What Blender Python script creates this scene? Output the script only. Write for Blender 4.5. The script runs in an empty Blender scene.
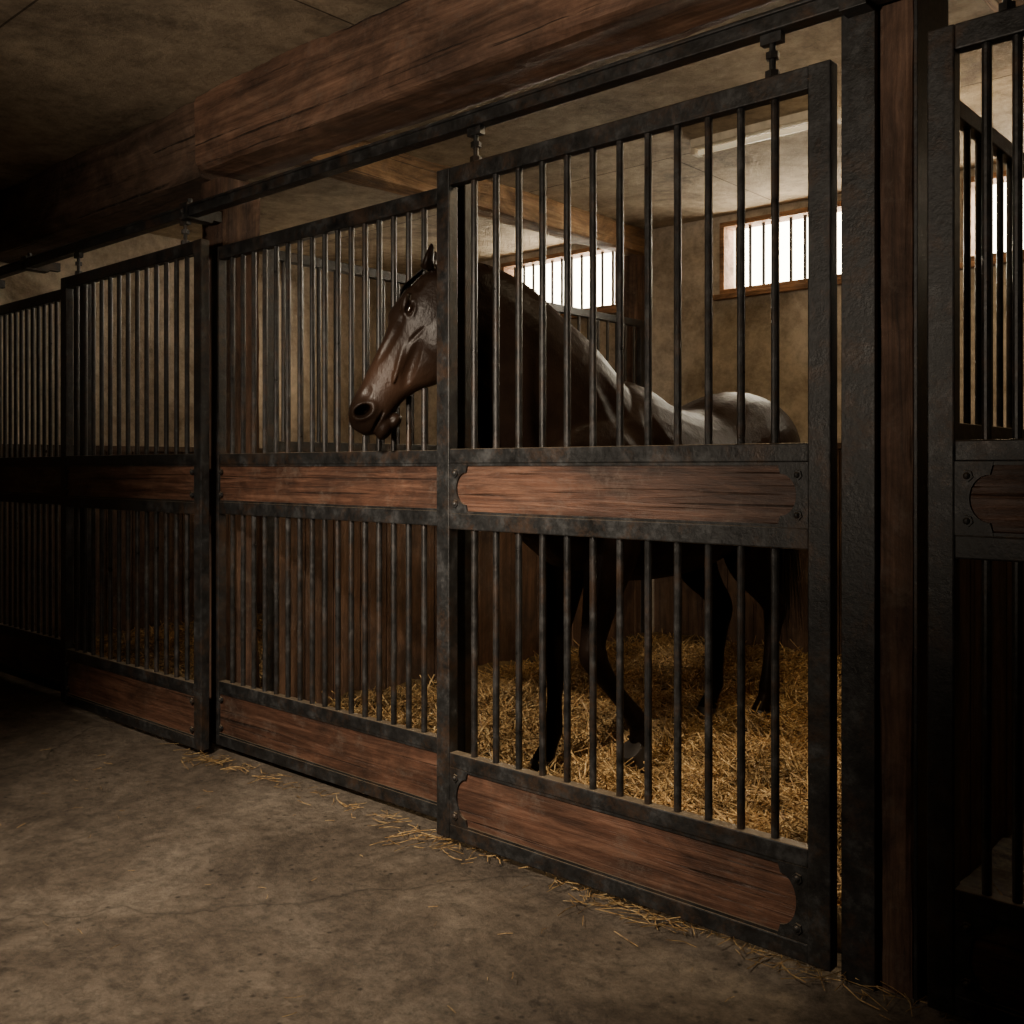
import bpy, math, random
import numpy as np
from mathutils import Vector, Matrix, noise
random.seed(7)
C = bpy.context.scene.collection

# ------------------------------------------------------------ materials
def newmat(name):
    m = bpy.data.materials.new(name); m.use_nodes = True
    nt = m.node_tree; b = nt.nodes['Principled BSDF']
    return m, nt, b
def N(nt, t, **kw):
    n = nt.nodes.new(t)
    for k, v in kw.items():
        if k in n.inputs: n.inputs[k].default_value = v
        else: setattr(n, k, v)
    return n
def coords(nt, scale):
    tc = N(nt, 'ShaderNodeTexCoord'); mp = N(nt, 'ShaderNodeMapping')
    mp.inputs['Scale'].default_value = scale
    nt.links.new(tc.outputs['Object'], mp.inputs['Vector'])
    return mp.outputs['Vector']
def noise_n(nt, vec, scale, detail=6, rough=0.6, dist=0.0):
    n = N(nt, 'ShaderNodeTexNoise'); n.inputs['Scale'].default_value = scale
    n.inputs['Detail'].default_value = detail; n.inputs['Roughness'].default_value = rough
    n.inputs['Distortion'].default_value = dist
    nt.links.new(vec, n.inputs['Vector']); return n.outputs['Fac']
def ramp(nt, fac, stops):
    r = N(nt, 'ShaderNodeValToRGB'); e = r.color_ramp.elements
    while len(e) < len(stops): e.new(0.5)
    for i, (p, c) in enumerate(stops):
        e[i].position = p; e[i].color = (c[0], c[1], c[2], 1)
    nt.links.new(fac, r.inputs['Fac']); return r.outputs['Color']
def mixc(nt, a, b, fac, mode='MIX'):
    m = N(nt, 'ShaderNodeMix'); m.data_type = 'RGBA'; m.blend_type = mode
    for s, v in ((6, a), (7, b)):
        if isinstance(v, tuple): m.inputs[s].default_value = (*v, 1)
        else: nt.links.new(v, m.inputs[s])
    if isinstance(fac, float): m.inputs[0].default_value = fac
    else: nt.links.new(fac, m.inputs[0])
    return m.outputs[2]
def bump(nt, b, h, strength, dist=0.01, prev=None):
    n = N(nt, 'ShaderNodeBump'); n.inputs['Strength'].default_value = strength
    n.inputs['Distance'].default_value = dist
    nt.links.new(h, n.inputs['Height'])
    if prev: nt.links.new(prev, n.inputs['Normal'])
    nt.links.new(n.outputs['Normal'], b.inputs['Normal']); return n.outputs['Normal']
G = lambda v: (v, v, v)

def wood(name, axis, dark, mid, light, rough=0.55, grain=1.0, crackw=0.7):
    m, nt, b = newmat(name)
    s = [40 * grain] * 3; s['XYZ'.index(axis)] = 1.8 * grain
    v = coords(nt, s)
    f = noise_n(nt, v, 1.0, 10, 0.72, 1.0)
    col = ramp(nt, f, [(0.30, dark), (0.5, mid), (0.70, light)])
    sb = [6 * grain] * 3; sb['XYZ'.index(axis)] = 2.2
    f2 = noise_n(nt, coords(nt, sb), 1.0, 9, 0.72, 0.8)
    blot = ramp(nt, f2, [(0.34, G(0.22)), (0.5, G(.72)), (0.64, G(1.3))])
    col = mixc(nt, col, blot, 0.9, 'MULTIPLY')
    s3 = [95 * grain] * 3; s3['XYZ'.index(axis)] = 1.1 * grain
    f3 = noise_n(nt, coords(nt, s3), 1.0, 3, 0.55, 0.3)
    crack = ramp(nt, f3, [(0.30, G(0.08)), (0.37, G(1))])
    col = mixc(nt, col, crack, crackw, 'MULTIPLY')
    f4 = noise_n(nt, coords(nt, (9, 9, 9)), 1.0, 11, 0.85)
    col = mixc(nt, col, (0.15, 0.115, 0.09), ramp(nt, f4, [(0.53, G(0)), (0.66, G(0.55))]))
    nt.links.new(col, b.inputs['Base Color'])
    rr = ramp(nt, f2, [(0.3, G(rough + 0.15)), (0.7, G(rough - 0.1))])
    nt.links.new(rr, b.inputs['Roughness'])
    n1 = bump(nt, b, f, 0.8, 0.005); bump(nt, b, crack, 0.8, 0.004, n1)
    return m

def steel(name, base=(0.022, 0.0225, 0.023), rough=0.40):
    m, nt, b = newmat(name)
    v = coords(nt, (1, 1, 1))
    f = noise_n(nt, v, 16, 10, 0.75)
    col = ramp(nt, f, [(0.37, tuple(x * 0.45 for x in base)), (0.53, base), (0.68, tuple(x * 2.8 for x in base))])
    rustf = noise_n(nt, v, 7, 10, 0.8, 0.3)
    rmask = ramp(nt, rustf, [(0.50, G(0)), (0.64, G(0.8))])
    col = mixc(nt, col, (0.060, 0.034, 0.020), rmask)
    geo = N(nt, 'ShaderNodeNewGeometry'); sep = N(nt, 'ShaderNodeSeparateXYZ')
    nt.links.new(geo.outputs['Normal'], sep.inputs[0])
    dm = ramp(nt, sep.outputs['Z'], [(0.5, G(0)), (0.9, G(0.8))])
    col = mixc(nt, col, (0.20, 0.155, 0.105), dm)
    nt.links.new(col, b.inputs['Base Color'])
    b.inputs['Metallic'].default_value = 0.2
    rr = ramp(nt, f, [(0.3, G(rough - 0.1)), (0.7, G(rough + 0.2))])
    nt.links.new(rr, b.inputs['Roughness'])
    f3 = noise_n(nt, v, 60, 5, 0.7)
    bump(nt, b, f3, 0.55, 0.003)
    return m

def plaster(name, a, bcol, stain, seams=False):
    m, nt, b = newmat(name)
    v = coords(nt, (1, 1, 1))
    f = noise_n(nt, v, 1.3, 11, 0.7, 0.5)
    col = ramp(nt, f, [(0.34, stain), (0.48, a), (0.66, bcol)])
    f2 = noise_n(nt, v, 8, 10, 0.8)
    col = mixc(nt, col, ramp(nt, f2, [(0.36, G(0.45)), (0.58, G(1.08))]), 0.75, 'MULTIPLY')
    h = f2
    if seams:
        br = N(nt, 'ShaderNodeTexBrick'); br.inputs['Scale'].default_value = 1.0
        br.inputs['Mortar Size'].default_value = 0.005; br.inputs['Brick Width'].default_value = 3.1
        br.inputs['Row Height'].default_value = 1.6
        br.inputs['Color1'].default_value = (1, 1, 1, 1); br.inputs['Color2'].default_value = (0.85, 0.85, 0.85, 1)
        br.inputs['Mortar'].default_value = (0.15, 0.12, 0.1, 1)
        nt.links.new(v, br.inputs['Vector'])
        col = mixc(nt, col, br.outputs['Color'], 0.9, 'MULTIPLY')
    nt.links.new(col, b.inputs['Base Color']); b.inputs['Roughness'].default_value = 0.9
    n1 = bump(nt, b, h, 0.6, 0.014)
    bump(nt, b, noise_n(nt, v, 45, 5, 0.7), 0.35, 0.004, n1)
    return m

def concrete():
    m, nt, b = newmat('worn_concrete')
    v = coords(nt, (1, 1, 1))
    f = noise_n(nt, v, 1.4, 13, 0.76, 0.5)
    col = ramp(nt, f, [(0.34, (0.085, 0.064, 0.046)), (0.48, (0.165, 0.128, 0.093)), (0.66, (0.30, 0.245, 0.185))])
    f2 = noise_n(nt, v, 16, 13, 0.85)
    col = mixc(nt, col, ramp(nt, f2, [(0.38, G(0.3)), (0.56, G(1.2))]), 0.85, 'MULTIPLY')
    vo = N(nt, 'ShaderNodeTexVoronoi'); vo.inputs['Scale'].default_value = 18
    nt.links.new(v, vo.inputs['Vector'])
    pit = ramp(nt, vo.outputs['Distance'], [(0.06, G(0.2)), (0.18, G(1))])
    pm = noise_n(nt, v, 3, 3, 0.5)
    pmr = ramp(nt, pm, [(0.42, G(0)), (0.54, G(1))])
    col = mixc(nt, col, mixc(nt, G(1.0), pit, pmr), 0.9, 'MULTIPLY')
    dv = N(nt, 'ShaderNodeVectorMath'); dv.operation = 'ADD'
    nz = N(nt, 'ShaderNodeTexNoise'); nz.inputs['Scale'].default_value = 2.2; nz.inputs['Detail'].default_value = 8
    sc = N(nt, 'ShaderNodeVectorMath'); sc.operation = 'SCALE'; sc.inputs['Scale'].default_value = 0.5
    nt.links.new(v, nz.inputs['Vector']); nt.links.new(nz.outputs['Color'], sc.inputs[0])
    nt.links.new(v, dv.inputs[0]); nt.links.new(sc.outputs[0], dv.inputs[1])
    vc = N(nt, 'ShaderNodeTexVoronoi'); vc.feature = 'DISTANCE_TO_EDGE'; vc.inputs['Scale'].default_value = 0.45
    nt.links.new(dv.outputs[0], vc.inputs['Vector'])
    cr = ramp(nt, vc.outputs['Distance'], [(0.0, G(0.35)), (0.005, G(1))])
    col = mixc(nt, col, cr, 0.7, 'MULTIPLY')
    nt.links.new(col, b.inputs['Base Color'])
    nt.links.new(ramp(nt, f2, [(0.3, G(0.55)), (0.7, G(0.85))]), b.inputs['Roughness'])
    n1 = bump(nt, b, f2, 1.0, 0.018)
    n2 = bump(nt, b, cr, 0.6, 0.008, n1)
    bump(nt, b, noise_n(nt, v, 70, 6, 0.7), 0.9, 0.008, n2)
    return m

def simple(name, col, rough=0.5, metal=0.0, emit=None, es=0):
    m, nt, b = newmat(name)
    v = coords(nt, (1, 1, 1)); f = noise_n(nt, v, 20, 4)
    nt.links.new(ramp(nt, f, [(0.3, tuple(c * 0.75 for c in col)), (0.7, tuple(min(1, c * 1.15) for c in col))]), b.inputs['Base Color'])
    b.inputs['Roughness'].default_value = rough; b.inputs['Metallic'].default_value = metal
    if emit:
        b.inputs['Emission Color'].default_value = (*emit, 1); b.inputs['Emission Strength'].default_value = es
    return m

def straw_mat(name, k=1.0):
    m, nt, b = newmat(name)
    v = coords(nt, (1, 1, 1))
    f = noise_n(nt, v, 38, 3, 0.7)
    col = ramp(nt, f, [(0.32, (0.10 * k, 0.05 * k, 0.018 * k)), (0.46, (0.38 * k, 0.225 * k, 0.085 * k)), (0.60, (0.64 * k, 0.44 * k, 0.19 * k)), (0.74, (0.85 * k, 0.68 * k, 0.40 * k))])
    f2 = noise_n(nt, v, 3.2, 5, 0.65)
    col = mixc(nt, col, ramp(nt, f2, [(0.36, G(0.35)), (0.6, G(1.1))]), 0.9, 'MULTIPLY')
    nt.links.new(col, b.inputs['Base Color']); b.inputs['Roughness'].default_value = 0.5
    return m

def coat():
    m, nt, b = newmat('dark_bay_coat')
    a = N(nt, 'ShaderNodeAttribute'); a.attribute_name = 'tone'
    v = coords(nt, (1, 1, 1))
    f = noise_n(nt, v, 7, 6, 0.6)
    base = ramp(nt, f, [(0.35, (0.0045, 0.0032, 0.0025)), (0.7, (0.012, 0.0072, 0.0050))])
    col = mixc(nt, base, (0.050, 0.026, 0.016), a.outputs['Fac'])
    nt.links.new(col, b.inputs['Base Color'])
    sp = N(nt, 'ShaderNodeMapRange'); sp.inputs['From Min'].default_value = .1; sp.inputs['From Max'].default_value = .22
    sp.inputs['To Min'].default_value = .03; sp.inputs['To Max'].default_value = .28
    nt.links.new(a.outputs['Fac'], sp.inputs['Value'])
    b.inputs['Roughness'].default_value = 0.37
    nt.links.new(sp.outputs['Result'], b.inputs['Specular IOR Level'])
    fh = noise_n(nt, coords(nt, (160, 160, 40)), 1.0, 4, 0.6)
    n1 = bump(nt, b, fh, 0.45, 0.002)
    bump(nt, b, noise_n(nt, v, 15, 4, 0.6), 0.35, 0.014, n1)
    return m

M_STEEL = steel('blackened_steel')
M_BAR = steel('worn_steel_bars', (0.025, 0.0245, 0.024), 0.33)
M_BOARD = wood('stained_oak_board', 'X', (0.030, 0.014, 0.010), (0.105, 0.050, 0.032), (0.20, 0.105, 0.068), 0.42)
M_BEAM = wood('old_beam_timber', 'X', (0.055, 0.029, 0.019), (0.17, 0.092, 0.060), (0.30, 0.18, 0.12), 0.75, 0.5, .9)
M_BEAM2 = wood('shaded_beam_timber', 'X', (0.04, 0.025, 0.017), (0.12, 0.073, 0.050), (0.19, 0.125, 0.09), 0.8, 0.5, .9)  # darker copy of the beam timber, with the shade put into its colour
M_BEAMY = wood('cross_beam_timber', 'Y', (0.08, 0.045, 0.02), (0.29, 0.16, 0.07), (0.44, 0.28, 0.14), 0.75, 0.6)
M_POST = wood('post_timber', 'Z', (0.03, 0.016, 0.010), (0.11, 0.058, 0.036), (0.22, 0.125, 0.08), 0.75, 0.7)
M_KICK = wood('kickboard_timber', 'Z', (0.03, 0.015, 0.009), (0.09, 0.05, 0.03), (0.15, 0.09, 0.055), 0.7, 0.6)
M_KICKY = wood('partition_timber', 'Z', (0.03, 0.016, 0.010), (0.10, 0.053, 0.031), (0.16, 0.092, 0.055), 0.65, 0.6)
M_PLAS = plaster('aged_plaster', (0.46, 0.385, 0.295), (0.62, 0.53, 0.42), (0.23, 0.175, 0.12))
M_CEIL = plaster('ceiling_plaster', (0.41, 0.33, 0.23), (0.56, 0.455, 0.32), (0.17, 0.128, 0.088), True)
M_CONC = concrete()
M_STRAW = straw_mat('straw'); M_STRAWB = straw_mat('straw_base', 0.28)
M_FRAME = wood('window_frame_timber', 'X', (0.08, 0.04, 0.018), (0.3, 0.15, 0.07), (0.42, 0.24, 0.12), 0.7)

# ------------------------------------------------------------ mesh builder
class MB:
    def __init__(s): s.v = []; s.f = []
    def box(s, x0, x1, y0, y1, z0, z1):
        o = len(s.v)
        s.v += [(x, y, z) for z in (z0, z1) for y in (y0, y1) for x in (x0, x1)]
        s.f += [tuple(o + i for i in q) for q in ((0, 2, 3, 1), (4, 5, 7, 6), (0, 1, 5, 4), (2, 6, 7, 3), (0, 4, 6, 2), (1, 3, 7, 5))]
    def rough(s, x0, x1, y0, y1, z0, z1, step=.03, amp=.008, seed=0.0):
        lo = (x0, y0, z0); hi = (x1, y1, z1)
        n = [max(3, min(int((hi[i] - lo[i]) / step), 160)) for i in range(3)]
        idx = {}
        L = max(range(3), key=lambda i: hi[i] - lo[i])
        def vert(i, j, k):
            key = (i, j, k)
            if key in idx: return idx[key]
            p = [lo[a] + (hi[a] - lo[a]) * q / n[a] for a, q in enumerate(key)]
            q = Vector(p) + Vector((seed, seed, seed))
            sc = Vector([(1.2 if a == L else 9) * q[a] for a in range(3)])
            d = noise.noise(sc) * amp + noise.noise(q * 14) * amp * .35
            edge = sum(1 for a in range(3) if a != L and key[a] in (0, n[a]))
            if edge == 2: d -= amp * (.9 + 1.2 * noise.noise(q * 3.0))
            for a in range(3):
                if a == L: continue
                if key[a] == 0: p[a] -= d
                elif key[a] == n[a]: p[a] += d
            idx[key] = len(s.v); s.v.append(tuple(p)); return idx[key]
        for a in range(3):
            b_, c_ = [q for q in range(3) if q != a]
            for side in (0, n[a]):
                for i in range(n[b_]):
                    for j in range(n[c_]):
                        def K(u, w):
                            k = [0, 0, 0]; k[a] = side; k[b_] = u; k[c_] = w; return vert(*k)
                        s.f.append((K(i, j), K(i + 1, j), K(i + 1, j + 1), K(i, j + 1)))
    def cyl(s, p0, p1, r0, r1=None, n=12, cap=True):
        r1 = r0 if r1 is None else r1
        p0 = Vector(p0); p1 = Vector(p1); t = (p1 - p0).normalized()
        a = t.orthogonal().normalized(); b = t.cross(a); o = len(s.v)
        for p, r in ((p0, r0), (p1, r1)):
            for i in range(n):
                an = 2 * math.pi * i / n
                s.v.append(tuple(p + (a * math.cos(an) + b * math.sin(an)) * r))
        for i in range(n):
            j = (i + 1) % n; s.f.append((o + i, o + j, o + n + j, o + n + i))
        if cap:
            s.f.append(tuple(o + n - 1 - i for i in range(n))); s.f.append(tuple(o + n + i for i in range(n)))
    def poly_xz(s, pts, y0, y1):
        o = len(s.v); n = len(pts)
        s.v += [(p[0], y0, p[1]) for p in pts] + [(p[0], y1, p[1]) for p in pts]
        s.f.append(tuple(o + i for i in range(n))); s.f.append(tuple(o + 2 * n - 1 - i for i in range(n)))
        for i in range(n):
            j = (i + 1) % n; s.f.append((o + j, o + i, o + n + i, o + n + j))
    def loft(s, st, sub=4, seg=28, ref=(0, 0, 1), power=2.0):
        A = np.array(st, float); R = []
        n = len(A)
        for i in range(n - 1):
            p0 = A[max(i - 1, 0)]; p1 = A[i]; p2 = A[i + 1]; p3 = A[min(i + 2, n - 1)]
            for k in range(sub):
                t = k / sub
                R.append(0.5 * ((2 * p1) + (-p0 + p2) * t + (2 * p0 - 5 * p1 + 4 * p2 - p3) * t * t + (-p0 + 3 * p1 - 3 * p2 + p3) * t ** 3))
        R.append(A[-1]); R = np.array(R); m = len(R); o = len(s.v); ref = Vector(ref)
        for i in range(m):
            t = Vector(R[min(i + 1, m - 1)][:3] - R[max(i - 1, 0)][:3]).normalized()
            side = t.cross(ref).normalized(); up = side.cross(t).normalized()
            c = Vector(R[i][:3])
            for k in range(seg):
                a = 2 * math.pi * k / seg; ca, sa = math.cos(a), math.sin(a)
                e = 2.0 / power
                cx = math.copysign(abs(ca) ** e, ca); sx = math.copysign(abs(sa) ** e, sa)
                r = max(R[i][4], .002) if sa >= 0 else max(R[i][5], .002)
                s.v.append(tuple(c + side * max(R[i][3], .002) * cx + up * r * sx))
        for i in range(m - 1):
            for k in range(seg):
                j = (k + 1) % seg
                s.f.append((o + i * seg + k, o + i * seg + j, o + (i + 1) * seg + j, o + (i + 1) * seg + k))
        s.f.append(tuple(o + seg - 1 - k for k in range(seg)))
        s.f.append(tuple(o + (m - 1) * seg + k for k in range(seg)))
    def ell(s, c, ax, r, nu=20, nv=12):
        c = Vector(c); ax = [Vector(a).normalized() for a in ax]; o = len(s.v)
        s.v.append(tuple(c + ax[2] * r[2]))
        for i in range(1, nv):
            th = math.pi * i / nv
            for j in range(nu):
                ph = 2 * math.pi * j / nu
                s.v.append(tuple(c + ax[0] * r[0] * math.sin(th) * math.cos(ph) + ax[1] * r[1] * math.sin(th) * math.sin(ph) + ax[2] * r[2] * math.cos(th)))
        s.v.append(tuple(c - ax[2] * r[2])); e = len(s.v) - 1
        for j in range(nu):
            k = (j + 1) % nu
            s.f.append((o, o + 1 + j, o + 1 + k)); s.f.append((e, e - nu + k, e - nu + j))
        for i in range(nv - 2):
            for j in range(nu):
                k = (j + 1) % nu; a = o + 1 + i * nu
                s.f.append((a + j, a + nu + j, a + nu + k, a + k))
    def obj(s, name, mat, parent=None, smooth=False, bevel=0.0):
        me = bpy.data.meshes.new(name); me.from_pydata(s.v, [], s.f); me.update()
        import bmesh
        bm = bmesh.new(); bm.from_mesh(me); bmesh.ops.recalc_face_normals(bm, faces=bm.faces); bm.to_mesh(me); bm.free()
        o = bpy.data.objects.new(name, me); C.objects.link(o)
        me.materials.append(mat)
        if smooth: me.polygons.foreach_set('use_smooth', [True] * len(me.polygons))
        if bevel:
            md = o.modifiers.new('bevel', 'BEVEL'); md.width = bevel; md.segments = 2; md.limit_method = 'ANGLE'
        if parent: o.parent = parent
        return o
def empty(name):
    e = bpy.data.objects.new(name, None); C.objects.link(e); e.empty_display_size = 0.2; return e
X3 = ((1, 0, 0), (0, 1, 0), (0, 0, 1))

# ------------------------------------------------------------ room
CZ = 3.05; YB = 6.15
b = MB(); b.box(-7.2, 3.2, -2.7, YB + .25, -.12, 0); b.obj('floor', M_CONC)
b = MB(); b.box(-7.2, 3.2, -2.7, YB + .25, CZ, CZ + .15); b.obj('ceiling', M_CEIL)
b = MB(); b.box(-7.2, -7.0, -2.7, YB + .25, 0, CZ); b.obj('wall_left', M_PLAS)
b = MB(); b.box(3.0, 3.2, -2.7, YB + .25, 0, CZ); b.obj('wall_right', M_PLAS)
b = MB(); b.box(-7.0, 3.0, -2.7, -2.5, 0, CZ); b.obj('wall_front', M_PLAS)
WINS = [(-5.62, -4.42), (-3.56, -2.36), (-1.95, -0.75)]; WZ0, WZ1 = 2.50, 3.0
b = MB(); b.box(-7, 3, YB, YB + .25, 0, WZ0); b.box(-7, 3, YB, YB + .25, WZ1, CZ)
xs = [-7] + [v for w in WINS for v in w] + [3]
for i in range(0, len(xs), 2): b.box(xs[i], xs[i + 1], YB, YB + .25, WZ0, WZ1)
b.obj('wall_back', M_PLAS)
for i, (a, c) in enumerate(WINS):
    e = empty('window_%d' % (i + 1))
    f = MB(); t = .035; y0, y1 = YB - .02, YB + .12
    f.box(a, c, y0, y1, WZ0, WZ0 + t); f.box(a, c, y0, y1, WZ1 - t, WZ1)
    f.box(a, a + t, y0, y1, WZ0 + t, WZ1 - t); f.box(c - t, c, y0, y1, WZ0 + t, WZ1 - t)
    f.box(a - .04, c + .04, YB - .05, YB, WZ0 - .035, WZ0)
    f.obj('casing', M_FRAME, e, bevel=.004)
    g = MB(); n = 12
    for k in range(1, n):
        x = a + (c - a) * k / n; g.cyl((x, YB + .05, WZ0 + t), (x, YB + .05, WZ1 - t), .0115)
    g.obj('window_bars', M_BAR, e)
    L = bpy.data.lights.new('daylight', 'AREA'); L.shape = 'RECTANGLE'; L.size = 1.3; L.size_y = .6
    L.energy = 14; L.color = (1.0, .90, .74)
    lo = bpy.data.objects.new('daylight_outside', L); C.objects.link(lo)
    lo.location = ((a + c) / 2, YB + .34, (WZ0 + WZ1) / 2); lo.rotation_euler = (math.radians(-90), 0, 0)

# ------------------------------------------------------------ timber structure
b = MB(); b.rough(-4.24, 3.0, 2.50, 2.80, 2.70, CZ, .035, .012); b.obj('ceiling_beam', M_BEAM, smooth=False)
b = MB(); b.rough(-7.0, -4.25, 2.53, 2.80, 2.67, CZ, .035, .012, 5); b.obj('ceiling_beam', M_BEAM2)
b = MB(); b.rough(-4.33, -4.13, 2.58, 2.79, 0, 2.665, .03, .006, 3); b.obj('wooden_post', M_POST)
e = empty('wooden_post')
b = MB(); b.rough(-1.062, -.90, 2.475, 2.67, 0, 2.695, .02, .008, 9); b.obj('timber', M_POST, e)
b = MB(); b.box(-1.072, -.985, 2.448, 2.468, 0, 2.70); b.box(-.895, -.885, 2.46, 2.68, 0, 2.69); b.obj('steel_channel', M_STEEL, e, bevel=.002)
for i, x in enumerate((-4.23, -.98)):
    b = MB(); b.rough(x - .09, x + .09, 2.82, YB - .01, 2.86, CZ, .04, .008, i * 4.0); b.obj('cross_beam', M_BEAMY)
b = MB(); b.rough(-4.30, -4.16, YB - .15, YB - .01, 0, 2.85, .04, .005, 2); b.obj('wooden_post', M_POST)

# ------------------------------------------------------------ stall fronts
Z = dict(b0=.03, b1=.08, w0=.08, w1=.275, r1=.325, m0=1.09, m1=1.145, n0=1.315, n1=1.365, t0=2.27, t1=2.33)
def bolt(m, x, y, z, r=.011):
    m.cyl((x, y, z), (x, y - .006, z), r * 1.35, r * 1.25, 6)
    m.ell((x, y - .005, z), X3, (r * .8, .007, r * .8), 10, 6)
def plate(m, x0, w, z0, z1, y, sgn):
    zc = (z0 + z1) / 2; rr = (z1 - z0) / 2 - .030; pts = [(x0, z0), (x0 + sgn * w, z0)]
    for i in range(15):
        th = -math.pi / 2 + math.pi * i / 14
        pts.append((x0 + sgn * (w - .008 - .045 * math.cos(th)), zc + rr * math.sin(th)))
    pts += [(x0 + sgn * w, z1), (x0, z1)]
    m.poly_xz(pts, y - .007, y)
def stall_front(name, x0, x1, yc, nb, plates, drop=0.0, hangers=True):
    e = empty(name); s = .062; d = .022
    f = MB()
    top = Z['t1'] - drop
    f.box(x0, x0 + s, yc - d, yc + d, Z['b0'], top); f.box(x1 - s, x1, yc - d, yc + d, Z['b0'], top)
    for a, c in ((Z['b0'], Z['b1']), (Z['w1'], Z['r1']), (Z['m0'], Z['m1']), (Z['n0'], Z['n1']), (Z['t0'] - drop, top)):
        f.box(x0 + s - .001, x1 - s + .001, yc - d * .9, yc + d * .9, a, c)
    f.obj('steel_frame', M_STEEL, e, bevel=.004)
    br = MB(); xa, xb = x0 + s, x1 - s
    for k in range(1, nb + 1):
        x = xa + (xb - xa) * k / (nb + 1)
        br.cyl((x, yc, Z['r1'] - .005), (x, yc, Z['m0'] + .005), .0112)
        br.cyl((x, yc, Z['n1'] - .005), (x, yc, Z['t0'] - drop + .005), .0112)
    br.obj('grille_bars', M_BAR, e, smooth=False)
    w = MB(); w.box(xa, xb, yc - .012, yc + .014, Z['m1'], Z['n0']); w.obj('mid_board', M_BOARD, e, bevel=.003)
    w = MB(); w.box(xa, xb, yc - .012, yc + .014, Z['w0'], Z['w1']); w.obj('kick_board', M_BOARD, e, bevel=.003)
    h = MB(); y = yc - .012
    for z0, z1 in ((Z['m1'], Z['n0']), (Z['w0'], Z['w1'])):
        if plates:
            plate(h, xa, .085, z0, z1, y, 1); plate(h, xb, .085, z0, z1, y, -1)
        h.box(xa, xb, y - .005, y, z0, z0 + .008); h.box(xa, xb, y - .005, y, z1 - .008, z1)
        off = .028 if plates else .018
        for x in (xa + off, xb - off):
            for z in (z0 + .033, z1 - .033): bolt(h, x, y - .006, z)
    h.obj('corner_plates', M_STEEL, e)
    if hangers:
        g = MB()
        for x in (x0 + .17, x1 - .17):
            g.cyl((x, yc, top - .01), (x, yc, 2.452), .009)
            g.cyl((x, yc, top), (x, yc, top + .018), .02, n=6)
            g.cyl((x, yc, top + .05), (x, yc, top + .068), .018, n=6)
            g.box(x - .03, x + .03, yc - .012, yc + .012, 2.42, 2.447)
        g.obj('door_hangers', M_STEEL, e)
    return e
YD = 2.43; YF = 2.535
stall_front('sliding_stall_door', -2.51, -1.082, YD, 12, True)
stall_front('sliding_stall_door', -5.45, -4.03, YD, 13, False)
stall_front('sliding_stall_door', -.845, .58, YD, 19, True)
stall_front('stall_grille_panel', -4.12, -2.475, YF, 17, False, .015, False)
stall_front('stall_grille_panel', -6.98, -5.40, YF, 17, False, .015, False)
stall_front('stall_grille_panel', .56, 2.98, YF, 22, False, .015, False)

# sliding track
e = empty('sliding_door_track')
t = MB(); t.box(-7.0, 3.0, YD - .026, YD + .026, 2.447, 2.495); t.box(-7.0, 3.0, YD - .034, YD + .034, 2.486, 2.498)
t.obj('rail', M_STEEL, e, bevel=.004)
t = MB()
for x in (-4.16, -1.02, -5.9, -7 + .3, .9, 2.4):
    t.box(x - .035, x + .035, YD - .036, YD + .10, 2.435, 2.51)
    t.box(x - .02, x + .02, YD + .05, 2.60, 2.45, 2.50)
    bolt(t, x, YD - .036, 2.47, .012)
    t.cyl((x, YD, 2.50), (x, YD, 2.535), .012, n=6)
t.obj('brackets', M_STEEL, e, bevel=.003)

# ------------------------------------------------------------ partitions
def partition(x, y0, y1):
    e = empty('stall_partition')
    f = MB(); d = .02
    f.box(x - d, x + d, y0, y0 + .05, 0, 2.36); f.box(x - d, x + d, y1 - .05, y1, 0, 2.36)
    for a, c in ((1.38, 1.43), (2.31, 2.36)): f.box(x - d, x + d, y0 + .05, y1 - .05, a, c)
    f.obj('steel_frame', M_STEEL, e, bevel=.003)
    g = MB(); n = int((y1 - y0) / .105)
    for k in range(1, n):
        y = y0 + (y1 - y0) * k / n
        g.cyl((x, y, 1.43), (x, y, 2.31), .0105, n=10)
    g.obj('grille_bars', M_BAR, e)
    w = MB(); y = y0 + .05
    while y < y1 - .06:
        w.box(x - .018, x + .018, y, min(y + .172, y1 - .05), .01, 1.38); y += .178
    w.obj('boards', M_KICKY, e, bevel=.004)
partition(-4.11, 2.80, YB - .15)
partition(-.98, 2.70, YB - .02)
for (a, c) in ((-6.92, -4.31), (-4.08, -1.02), (-.94, 2.98)):
    w = MB(); x = a
    while x < c - .02:
        x1 = min(x + .2, c); w.box(x, x1 - .005, YB - .05, YB - .002, 0, 1.42); x += .2
    w.box(a, c, YB - .065, YB - .002, 1.42, 1.46)
    w.obj('kickboard_wainscot', M_KICK, bevel=.004)
w = MB(); y = 2.6
while y < YB - .1:
    w.box(-6.998, -6.95, y, min(y + .195, YB - .06), 0, 1.42); y += .2
w.box(-6.998, -6.93, 2.6, YB - .06, 1.42, 1.46); w.obj('kickboard_wainscot', M_KICK, bevel=.004)

# ------------------------------------------------------------ lamp fixture in the stall
e = empty('fluorescent_light_fixture')
f = MB(); f.box(-2.85, -2.05, 4.60, 4.72, CZ - .045, CZ); f.box(-2.86, -2.83, 4.62, 4.70, CZ - .075, CZ - .02); f.box(-2.07, -2.04, 4.62, 4.70, CZ - .075, CZ - .02)
f.obj('housing', simple('enamel_housing', (.5, .45, .36), .5), e, bevel=.006)
f = MB(); f.cyl((-2.83, 4.66, CZ - .062), (-2.07, 4.66, CZ - .062), .014)
f.obj('tube', simple('lamp_tube', (.8, .75, .6), .3, 0, (1, .8, .5), .4), e, smooth=True)

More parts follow.
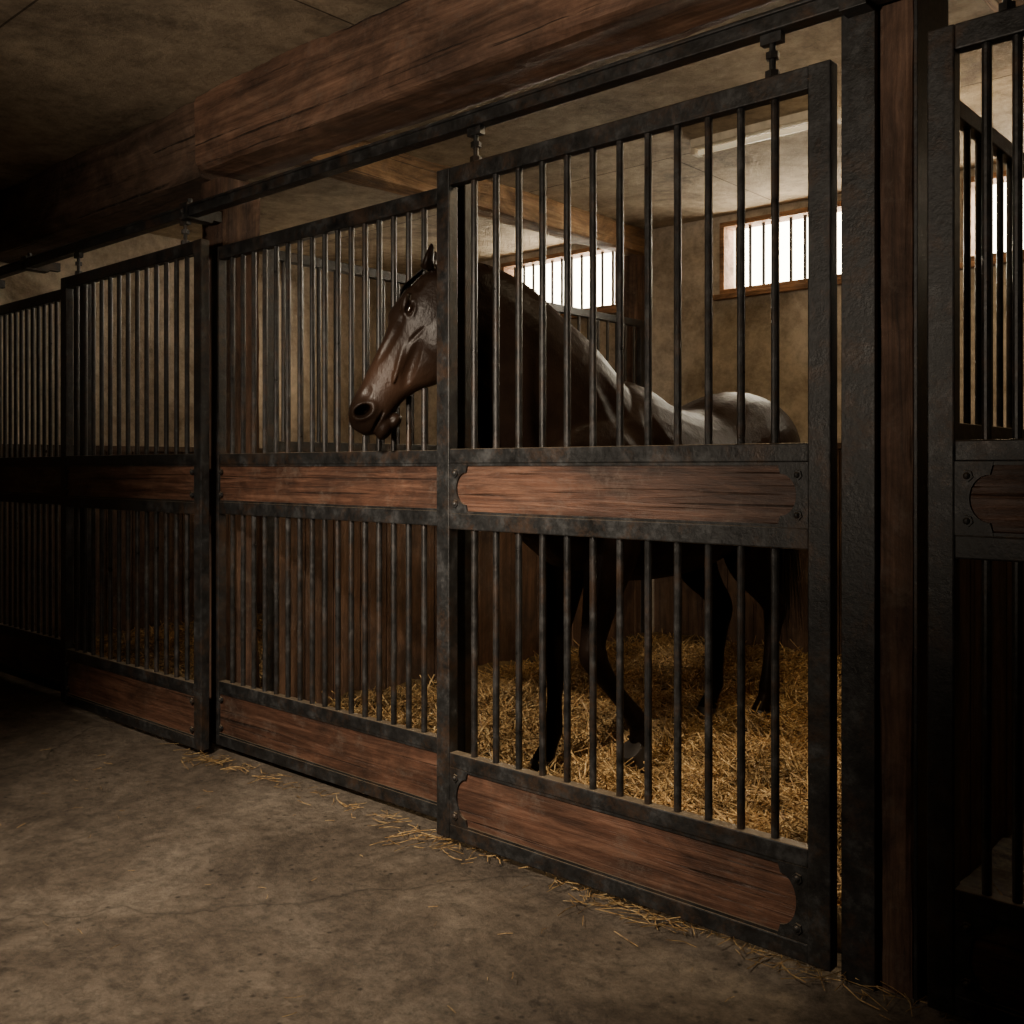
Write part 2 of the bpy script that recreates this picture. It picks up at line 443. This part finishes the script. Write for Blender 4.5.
# ------------------------------------------------------------ straw
def hgt(x, y, x0, x1, y0, y1):
    n = noise.noise(Vector((x * 1.3, y * 1.3, 3.1))) * .04 + noise.noise(Vector((x * 5, y * 5, 1.1))) * .035 + noise.noise(Vector((x * 13, y * 13, 7.1))) * .014
    edge = min(x - x0, x1 - x, y1 - y)
    return .055 + n + .06 * math.exp(-max(edge, 0) / .25) * (1 if y > y0 + .3 else .4)
def straws(mb, count, px, py, hz, lmin=.08, lmax=.26, r0=.0016, r1=.0036, tilt=.42):
    for _ in range(count):
        x = px(); y = py(); z = hz(x, y)
        a = random.uniform(0, 2 * math.pi); tl = random.gauss(0, tilt)
        L = random.uniform(lmin, lmax); r = random.uniform(r0, r1)
        d = Vector((math.cos(a) * math.cos(tl), math.sin(a) * math.cos(tl), abs(math.sin(tl)) if random.random() < .8 else math.sin(tl)))
        s = Vector((-math.sin(a), math.cos(a), 0)); u = s.cross(d)
        bend = (s * random.gauss(0, .1) + u * random.gauss(0, .08)) * L
        c = Vector((x, y, z + random.uniform(.0, .022)))
        P = [c - d * L / 2, c + bend * .6, c + d * L / 2]; o = len(mb.v)
        for p in P:
            mb.v += [tuple(p + s * r), tuple(p - s * r * .5 + u * r * .9), tuple(p - s * r * .5 - u * r * .9)]
        for i in range(2):
            for k in range(3):
                j = (k + 1) % 3
                mb.f.append((o + i * 3 + k, o + i * 3 + j, o + i * 3 + 3 + j, o + i * 3 + 3 + k))
def strawmesh(mb, name, parent, mat):
    me = bpy.data.meshes.new(name); me.from_pydata(mb.v, [], mb.f); me.update(); me.materials.append(mat)
    o = bpy.data.objects.new(name, me); C.objects.link(o); o.parent = parent
def bedding(x0, x1, y0, y1, count):
    e = empty('straw_bedding')
    g = MB(); nx, ny = 100, 115; H = lambda x, y: max(hgt(x, y, x0, x1, y0, y1), .012)
    for j in range(ny + 1):
        for i in range(nx + 1):
            x = x0 + (x1 - x0) * i / nx; y = y0 + (y1 - y0) * j / ny
            g.v.append((x, y, H(x, y) if 0 < j else .003))
    for j in range(ny):
        for i in range(nx):
            a = j * (nx + 1) + i; g.f.append((a, a + 1, a + nx + 2, a + nx + 1))
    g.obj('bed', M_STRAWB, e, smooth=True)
    m = MB()
    straws(m, count, lambda: random.uniform(x0 + .12, x1 - .12), lambda: random.uniform(y0 + .06, y1 - .12), H)
    strawmesh(m, 'stalks', e, M_STRAW)
bedding(-4.08, -1.02, 2.58, YB - .07, 24000)
bedding(-6.93, -4.34, 2.60, YB - .07, 8000)
bedding(-.95, 2.9, 2.58, YB - .07, 4000)
e = empty('loose_straw')
m = MB()
straws(m, 200, lambda: random.uniform(-4.0, -.7), lambda: 2.46 - abs(random.gauss(0, .045)), lambda x, y: .004, .03, .10, .0008, .0015, .08)
straws(m, 150, lambda: random.choice((-3.95, -2.5, -1.75, -1.65, -1.2)) + random.gauss(0, .12), lambda: 2.43 - abs(random.gauss(0, .06)), lambda x, y: .006, .03, .13, .0008, .0016, .15)
straws(m, 70, lambda: random.uniform(-5, -.3), lambda: random.uniform(1.2, 2.4), lambda x, y: .003, .015, .05, .0006, .0011, .03)
strawmesh(m, 'stalks', e, M_STRAW)

# ------------------------------------------------------------ horse
HE = empty('horse')
P0 = Vector((-2.660, 2.580, 1.985))
F = (Vector((-2.886, 2.388, 1.488)) - P0).normalized()
Nn = (Vector((0, 0, 1)) - F * F.z).normalized(); S = F.cross(Nn).normalized()
def hp(t, n, s): return P0 + F * t + Nn * n + S * s
h = MB()
XC = -2.50
trunk = [(2.88, 1.44, 1.12, .14), (2.95, 1.54, 1.00, .20), (3.08, 1.61, .92, .24), (3.25, 1.64, .86, .265), (3.42, 1.672, .82, .28),
         (3.62, 1.605, .81, .29), (3.85, 1.568, .82, .30), (4.05, 1.585, .86, .30), (4.22, 1.645, .93, .295), (4.36, 1.675, .99, .29),
         (4.50, 1.655, 1.03, .27), (4.62, 1.59, 1.06, .225), (4.72, 1.48, 1.12, .15), (4.77, 1.38, 1.2, .07)]
st = []
for y, zt, zb, w in trunk:
    zc = zb + (zt - zb) * .52; st.append((XC + (y - 3.3) * .04, y, zc, w, zt - zc, zc - zb))
h.loft(st, 4, 32, power=2.1)
h.loft([(-2.5, 3.12, 1.56, .07, .09, .1), (-2.5, 3.3, 1.58, .07, .10, .1), (-2.5, 3.5, 1.56, .07, .10, .1), (-2.49, 3.7, 1.50, .05, .08, .1)], 3, 16)
h.loft([(-2.50, 3.36, 1.32, .23, .28, .34), (-2.51, 3.22, 1.46, .22, .27, .43), (-2.52, 3.08, 1.605, .195, .25, .455), (-2.54, 2.93, 1.735, .165, .215, .41),
        (-2.57, 2.81, 1.85, .135, .185, .315), (-2.61, 2.70, 1.93, .11, .15, .22), (-2.65, 2.63, 1.975, .092, .11, .15), (-2.675, 2.58, 1.985, .06, .07, .09)], 4, 28)
# head
prof = [(-.04, .04, -.05, .05), (0, .080, -.10, .078), (.05, .102, -.155, .092), (.11, .112, -.200, .104), (.17, .112, -.226, .105), (.23, .102, -.222, .096),
        (.29, .090, -.186, .084), (.35, .080, -.142, .073), (.42, .070, -.108, .064), (.48, .064, -.096, .061), (.53, .063, -.096, .064), (.575, .057, -.090, .060), (.61, .038, -.072, .047), (.632, .012, -.046, .027)]
st = []
for t, a, c, w in prof:
    cen = hp(t, (a + c) / 2, 0); st.append((*cen, w, (a - c) / 2, (a - c) / 2))
h.loft(st, 3, 28, ref=tuple(Nn), power=2.25)
ax = (F, Nn, S)
def rot(v, d): return v * math.cos(d) + (Nn if v is F else -F) * math.sin(d)
axe = (rot(F, -.25), rot(Nn, -.25), S)
for sg in (-1, 1):
    h.ell(hp(.165, -.112, sg * .064), ax, (.112, .104, .048))          # jowl
    h.ell(hp(.138, .062, sg * .086), axe, (.042, .014, .021))          # brow / upper lid
    h.ell(hp(.158, .010, sg * .092), axe, (.032, .009, .012))          # lower lid
    h.ell(hp(.30, -.020, sg * .072), axe, (.12, .012, .014))           # facial crest
    h.ell(hp(.555, .004, sg * .046), ax, (.047, .045, .028))           # nostril flare
    eb = hp(-.012, .066, sg * .050); up = Vector((0, 0, 1)); bk = -Nn * .30
    h.loft([(*eb, .032, .027, .027), (*(eb + up * .030 + S * sg * .012 + bk * .03), .039, .018, .018),
            (*(eb + up * .064 + S * sg * .018 + bk * .06), .029, .014, .014), (*(eb + up * .100 + S * sg * .010 + bk * .08), .006, .006, .006)], 4, 14, ref=tuple(Nn))
h.ell(hp(.572, -.096, 0), ax, (.047, .028, .042))   # lower lip
h.ell(hp(.53, -.114, 0), ax, (.034, .022, .030))    # chin
# legs
K = 1.12
def leg(rows): h.loft([(x, y, z, a * K, bb * K, c * K) for x, y, z, a, bb, c in rows], 4, 18, ref=(0, 1, 0))
def fore(x, pts): leg([(x + dx, y, z, a, c, c) for dx, y, z, a, c in pts])
fore(-2.63, [(.05, 3.22, 1.36, .10, .15), (.02, 3.24, 1.18, .11, .17), (0, 3.27, 1.00, .095, .13), (0, 3.27, .86, .072, .092), (0, 3.24, .70, .052, .062), (0, 3.21, .60, .043, .048),
            (0, 3.20, .545, .047, .052), (0, 3.205, .48, .037, .040), (0, 3.20, .36, .026, .032), (0, 3.195, .26, .030, .036), (0, 3.185, .215, .036, .042), (-.0, 3.165, .165, .030, .034), (0, 3.13, .11, .038, .045), (0, 3.12, .085, .04, .048)])
fore(-2.37, [(-.05, 3.22, 1.36, .10, .15), (-.02, 3.24, 1.18, .11, .17), (0, 3.24, 1.00, .095, .13), (0, 3.20, .86, .072, .092), (0, 3.15, .72, .053, .062), (0, 3.12, .62, .043, .050),
            (0, 3.12, .565, .048, .054), (0, 3.17, .50, .038, .042), (0, 3.27, .40, .027, .033), (0, 3.36, .315, .030, .036), (0, 3.40, .275, .036, .042), (0, 3.425, .225, .031, .034), (0, 3.435, .17, .038, .044), (0, 3.44, .15, .04, .046)])
def hind(x, o, pts): leg([(x + dx, y + o, z, a, c, c) for dx, y, z, a, c in pts])
HL = [(0, 4.40, 1.42, .12, .20), (.01, 4.36, 1.22, .13, .215), (.02, 4.30, 1.05, .118, .185), (.01, 4.30, .92, .095, .145), (0, 4.38, .80, .072, .10), (0, 4.50, .69, .050, .066), (0, 4.575, .62, .044, .062),
      (0, 4.59, .57, .045, .060), (0, 4.575, .50, .036, .046), (0, 4.55, .38, .029, .036), (0, 4.53, .27, .032, .038), (0, 4.52, .215, .038, .044), (0, 4.49, .165, .031, .036), (0, 4.45, .11, .039, .046), (0, 4.44, .085, .041, .049)]
hind(-2.37, .03, HL); hind(-2.60, -.09, HL)
h.ell((-2.53, 2.94, 1.24), X3, (.19, .12, .22)); h.ell((-2.60, 3.12, 1.22), X3, (.11, .16, .22)); h.ell((-2.38, 3.12, 1.22), X3, (.11, .16, .22))
o = h.obj('raw', M_STEEL)
md = o.modifiers.new('r', 'REMESH'); md.mode = 'VOXEL'; md.voxel_size = .0052; md.use_smooth_shade = True
md = o.modifiers.new('s', 'SMOOTH'); md.factor = .6; md.iterations = 9
dg = bpy.context.evaluated_depsgraph_get()
me = bpy.data.meshes.new_from_object(o.evaluated_get(dg)); bpy.data.objects.remove(o)
nv = len(me.vertices); co = np.empty(nv * 3); me.vertices.foreach_get('co', co); co = co.reshape(-1, 3)
f_, n_, s_ = (np.array(v) for v in (F, Nn, S)); p0 = np.array(P0)
def loc(): 
    d = co - p0; return d @ f_, d @ n_, d @ s_
def dent(t, n, sg, rt, rn, depth, rot=0.0, smin=.015, ridge=0.0):
    global co
    T, Q, R = loc(); dt = T - t; dn = Q - n
    a = (dt * math.cos(rot) + dn * math.sin(rot)) / rt; c = (-dt * math.sin(rot) + dn * math.cos(rot)) / rn
    d2 = a * a + c * c; mask = (R * sg > smin) & (T > -.1) & (T < .7) & (np.abs(Q) < .3)
    w = np.clip(1 - d2, 0, None) ** 1.3 * mask
    co = co - np.outer(w * depth * sg, s_)
    if ridge:
        w = np.exp(-((np.sqrt(d2) - 1.25) / .35) ** 2) * mask
        co = co + np.outer(w * ridge * sg, s_)
for sg in (-1, 1):
    dent(.555, -.004, sg, .036, .023, .055, 0.55, ridge=.006)
    dent(.15, .034, sg, .027, .0145, .011, -.25, ridge=.003)
    dent(.06, .055, sg, .03, .02, .012)
    dent(.28, .040, sg, .11, .020, .010)
    dent(.32, -.070, sg, .10, .028, .016, -.15)
    dent(.56, -.066, sg, .058, .006, .017)
    dent(.03, -.10, sg, .03, .07, .014)
    dent(.22, -.035, sg, .05, .012, .006, .3)
    dent(.49, .02, sg, .03, .02, .005)
def bdent(c, r, depth, ang=0.0):
    global co
    dy = co[:, 1] - c[0]; dz = co[:, 2] - c[1]
    a = (dy * math.cos(ang) + dz * math.sin(ang)) / r[0]; q = (-dy * math.sin(ang) + dz * math.cos(ang)) / r[1]
    w = np.clip(1 - a * a - q * q, 0, None) ** 1.5
    sx = np.tanh((co[:, 0] - (XC + .02)) / .08)
    co[:, 0] -= w * depth * sx
bdent((3.42, 1.30), (.07, .26), .030, .35)
bdent((4.12, 1.15), (.12, .22), .030, -.3)
bdent((3.20, 1.50), (.06, .22), .018, .6)
bdent((3.80, 1.25), (.3, .22), -.02)
bdent((4.35, 1.45), (.22, .12), -.015)
bdent((4.55, 1.15), (.04, .3), .02, .1)
T, Q, R = loc(); inh = (T > -.08) & (T < .7) & (np.abs(Q) < .26) & (np.abs(R) < .2)
tone = np.full(nv, .09)
fade = np.clip((T + .08) / .12, 0, 1) * np.clip((Q + .25) / .08, 0, 1)
tone[inh] = .09 + (.15 * fade)[inh]
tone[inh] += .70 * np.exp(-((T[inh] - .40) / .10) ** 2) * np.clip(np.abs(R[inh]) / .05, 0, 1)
muz = inh & (T > .50); tone[muz] *= np.clip(1 - (T[muz] - .50) / .08, .4, 1)
for sg in (-1, 1):
    d2 = ((T - .555) / .032) ** 2 + ((Q + .004) / .022) ** 2; tone[inh & (d2 < 1) & (R * sg > 0)] = 0
tone[co[:, 2] < .62] = 0.0
k = np.clip((co[:, 2] - .62) / .3, 0, 1); body = ~inh; tone[body] *= k[body]
crest_z = np.clip((co[:, 2] - 1.58) / .08, 0, 1) * np.clip((co[:, 1] - 4.0) / .25, 0, 1)
tone[body] += .09 * crest_z[body]
me.vertices.foreach_set('co', co.ravel()); me.update()
at = me.attributes.new('tone', 'FLOAT', 'POINT'); at.data.foreach_set('value', np.clip(tone, 0, 1).astype(np.float32))
me.materials.clear(); me.materials.append(coat()); me.polygons.foreach_set('use_smooth', [True] * len(me.polygons))
me.name = 'body'; o = bpy.data.objects.new('body', me); C.objects.link(o); o.parent = HE
sm = o.modifiers.new('s', 'SMOOTH'); sm.factor = .4; sm.iterations = 1
m_eye, nt, bb = newmat('horse_eye'); bb.inputs['Base Color'].default_value = (.014, .007, .004, 1); bb.inputs['Roughness'].default_value = .06; bb.inputs['Coat Weight'].default_value = 1
T, Q, R = loc()
for i, sg in enumerate((-1, 1)):
    near = ((T - .15) ** 2 + (Q - .034) ** 2 < .010 ** 2) & (R * sg > .03)
    sk = float(np.mean(np.abs(R[near]))) if near.any() else .09
    g = MB(); g.ell(hp(.15, .034, sg * (sk - .006)), axe, (.022, .0165, .0155), 24, 16); g.obj('eye_%d' % (i + 1), m_eye, HE, smooth=True)
# hooves
m_hoof = simple('hoof_horn', (.025, .020, .016), .5)
def hoof(x, y, z, tilt=0.0):
    g = MB()
    g.loft([(0, .012, .075, .045, .043, .048), (0, .004, .04, .053, .055, .055), (0, -.006, .004, .061, .065, .058), (0, -.006, -.002, .059, .063, .056)], 2, 22, ref=(0, 1, 0))
    ob = g.obj('hoof', m_hoof, HE, smooth=True, bevel=.002)
    ob.location = (x, y, z); ob.rotation_euler = (tilt, 0, 0)
hoof(-2.63, 3.11, .035); hoof(-2.37, 3.425, .10, math.radians(55)); hoof(-2.37, 4.46, .035); hoof(-2.60, 4.34, .035)
# mane, forelock, tail
m_hair = simple('mane_hair', (.009, .006, .0045), .5)
def strand(mb, pts, r):
    n = len(pts); o = len(mb.v)
    for i, p in enumerate(pts):
        t = (pts[min(i + 1, n - 1)] - pts[max(i - 1, 0)]).normalized(); a = t.orthogonal().normalized(); b2 = t.cross(a)
        rr = r * (1 - .85 * (i / (n - 1)) ** 2)
        for k in range(4):
            an = k * math.pi / 2; mb.v.append(tuple(p + (a * math.cos(an) + b2 * math.sin(an)) * rr))
    for i in range(n - 1):
        for k in range(4):
            j = (k + 1) % 4; mb.f.append((o + i * 4 + k, o + i * 4 + j, o + i * 4 + 4 + j, o + i * 4 + 4 + k))
crest = [Vector(p) for p in ((-2.67, 2.64, 2.075), (-2.64, 2.73, 2.065), (-2.60, 2.84, 2.03), (-2.57, 2.95, 1.975), (-2.54, 3.07, 1.895), (-2.52, 3.2, 1.80), (-2.5, 3.34, 1.705))]
g = MB()
for _ in range(1700):
    u = random.random() * (len(crest) - 1.001); i = int(u); p = crest[i].lerp(crest[i + 1], u - i) + Vector((random.gauss(0, .006), random.gauss(0, .004), -.008))
    far = random.random() < .5
    sd = Vector((-.8, -.55, 0)) if far else Vector((.75, -.2, 0))
    L = random.uniform(.12, .24) if far else random.uniform(.05, .18)
    pts = []
    for k in range(6):
        q = k / 5; spread = .12 * (1 - math.exp(-3 * q)) if far else .128 * (1 - math.exp(-3 * q))
        pts.append(p + sd * spread + Vector((0, 0, .020 * math.sin(q * 3) - L * q ** 1.4)) + Vector((random.gauss(0, .004), random.gauss(0, .006), 0)) * q * 2)
    strand(g, pts, random.uniform(.0014, .0026))
for _ in range(120):
    t0 = random.uniform(-.01, .02); s0 = random.gauss(0, .014); L = random.uniform(.06, .13); sw = random.gauss(0, .02)
    pts = [hp(t0 + L * k / 5, .083 + .028 * min(1, (t0 + L * k / 5) / .09), s0 + sw * k / 5) for k in range(6)]
    strand(g, pts, random.uniform(.0012, .0020))
g.obj('mane', m_hair, HE, smooth=True)
g = MB()
for _ in range(420):
    p = Vector((-2.44 + random.gauss(0, .018), 4.745 + random.gauss(0, .01), 1.50 + random.uniform(-.08, .02)))
    L = random.uniform(.7, 1.05); sw = Vector((random.gauss(0, .05), random.gauss(0, .035), 0)); pts = []
    for k in range(9):
        q = k / 8; pts.append(p + Vector((0, .11 * (1 - math.exp(-5 * q)), .02 * math.sin(min(q * 6, 3.1)) - L * q ** 1.2)) + sw * q)
    strand(g, pts, random.uniform(.002, .0035))
g.obj('tail', m_hair, HE, smooth=True)

# ------------------------------------------------------------ lights
def lamp(name, kind, loc, tgt, energy, color, size=.3, spot=60, blend=.9):
    L = bpy.data.lights.new(name, kind); L.energy = energy; L.color = color
    if kind == 'AREA': L.size = size
    else: L.shadow_soft_size = size
    if kind == 'SPOT': L.spot_size = math.radians(spot); L.spot_blend = blend
    ob = bpy.data.objects.new(name, L); C.objects.link(ob); ob.location = loc
    d = Vector(tgt) - Vector(loc); ob.rotation_euler = d.to_track_quat('-Z', 'Y').to_euler(); return ob
lamp('aisle_ceiling_lamp', 'SPOT', (-1.9, -.5, 2.9), (-2.75, 2.1, .42), 860, (1.0, .85, .67), .1, 60, 1.0)
lamp('aisle_beam_fill', 'SPOT', (-1.6, -2.0, 1.6), (-2.5, 2.5, 2.75), 440, (1.0, .84, .66), .2, 70, 1.0)  # added fill behind the camera to brighten the beam; no fixture there
lamp('stall_straw_fill', 'AREA', (-1.45, 3.35, CZ - .10), (-1.9, 3.9, 0), 28, (1.0, .77, .47), .4)  # added fill apart from the tube fixture, placed to light straw and flank
lamp('stall_warm_fill', 'POINT', (-1.5, 4.9, 2.6), (0, 0, 0), 8, (1.0, .74, .42), .12)  # invented point light without a fixture, warms the stall ceiling
lamp('neighbour_wall_fill', 'POINT', (-6.4, 4.9, 2.0), (0, 0, 0), 4.5, (1.0, .78, .52), .1)  # extra light with no fixture, makes a bright spot on the left wall
lamp('right_stall_fill', 'POINT', (.4, 4.4, 2.5), (0, 0, 0), 6, (1.0, .78, .52), .1)  # added fill to lift the dark right stall; no lamp known there

W = bpy.data.worlds.new('world'); bpy.context.scene.world = W; W.use_nodes = True
W.node_tree.nodes['Background'].inputs[0].default_value = (1, .88, .66, 1); W.node_tree.nodes['Background'].inputs[1].default_value = 20

# ------------------------------------------------------------ camera
cd = bpy.data.cameras.new('camera'); cam = bpy.data.objects.new('camera', cd); C.objects.link(cam)
cam.location = (0, 0, 1.30); cam.rotation_euler = (math.radians(90), 0, math.radians(41.86))
cd.sensor_width = 36; cd.lens = 35.16; cd.shift_y = -.043; cd.clip_start = .05
bpy.context.scene.camera = cam
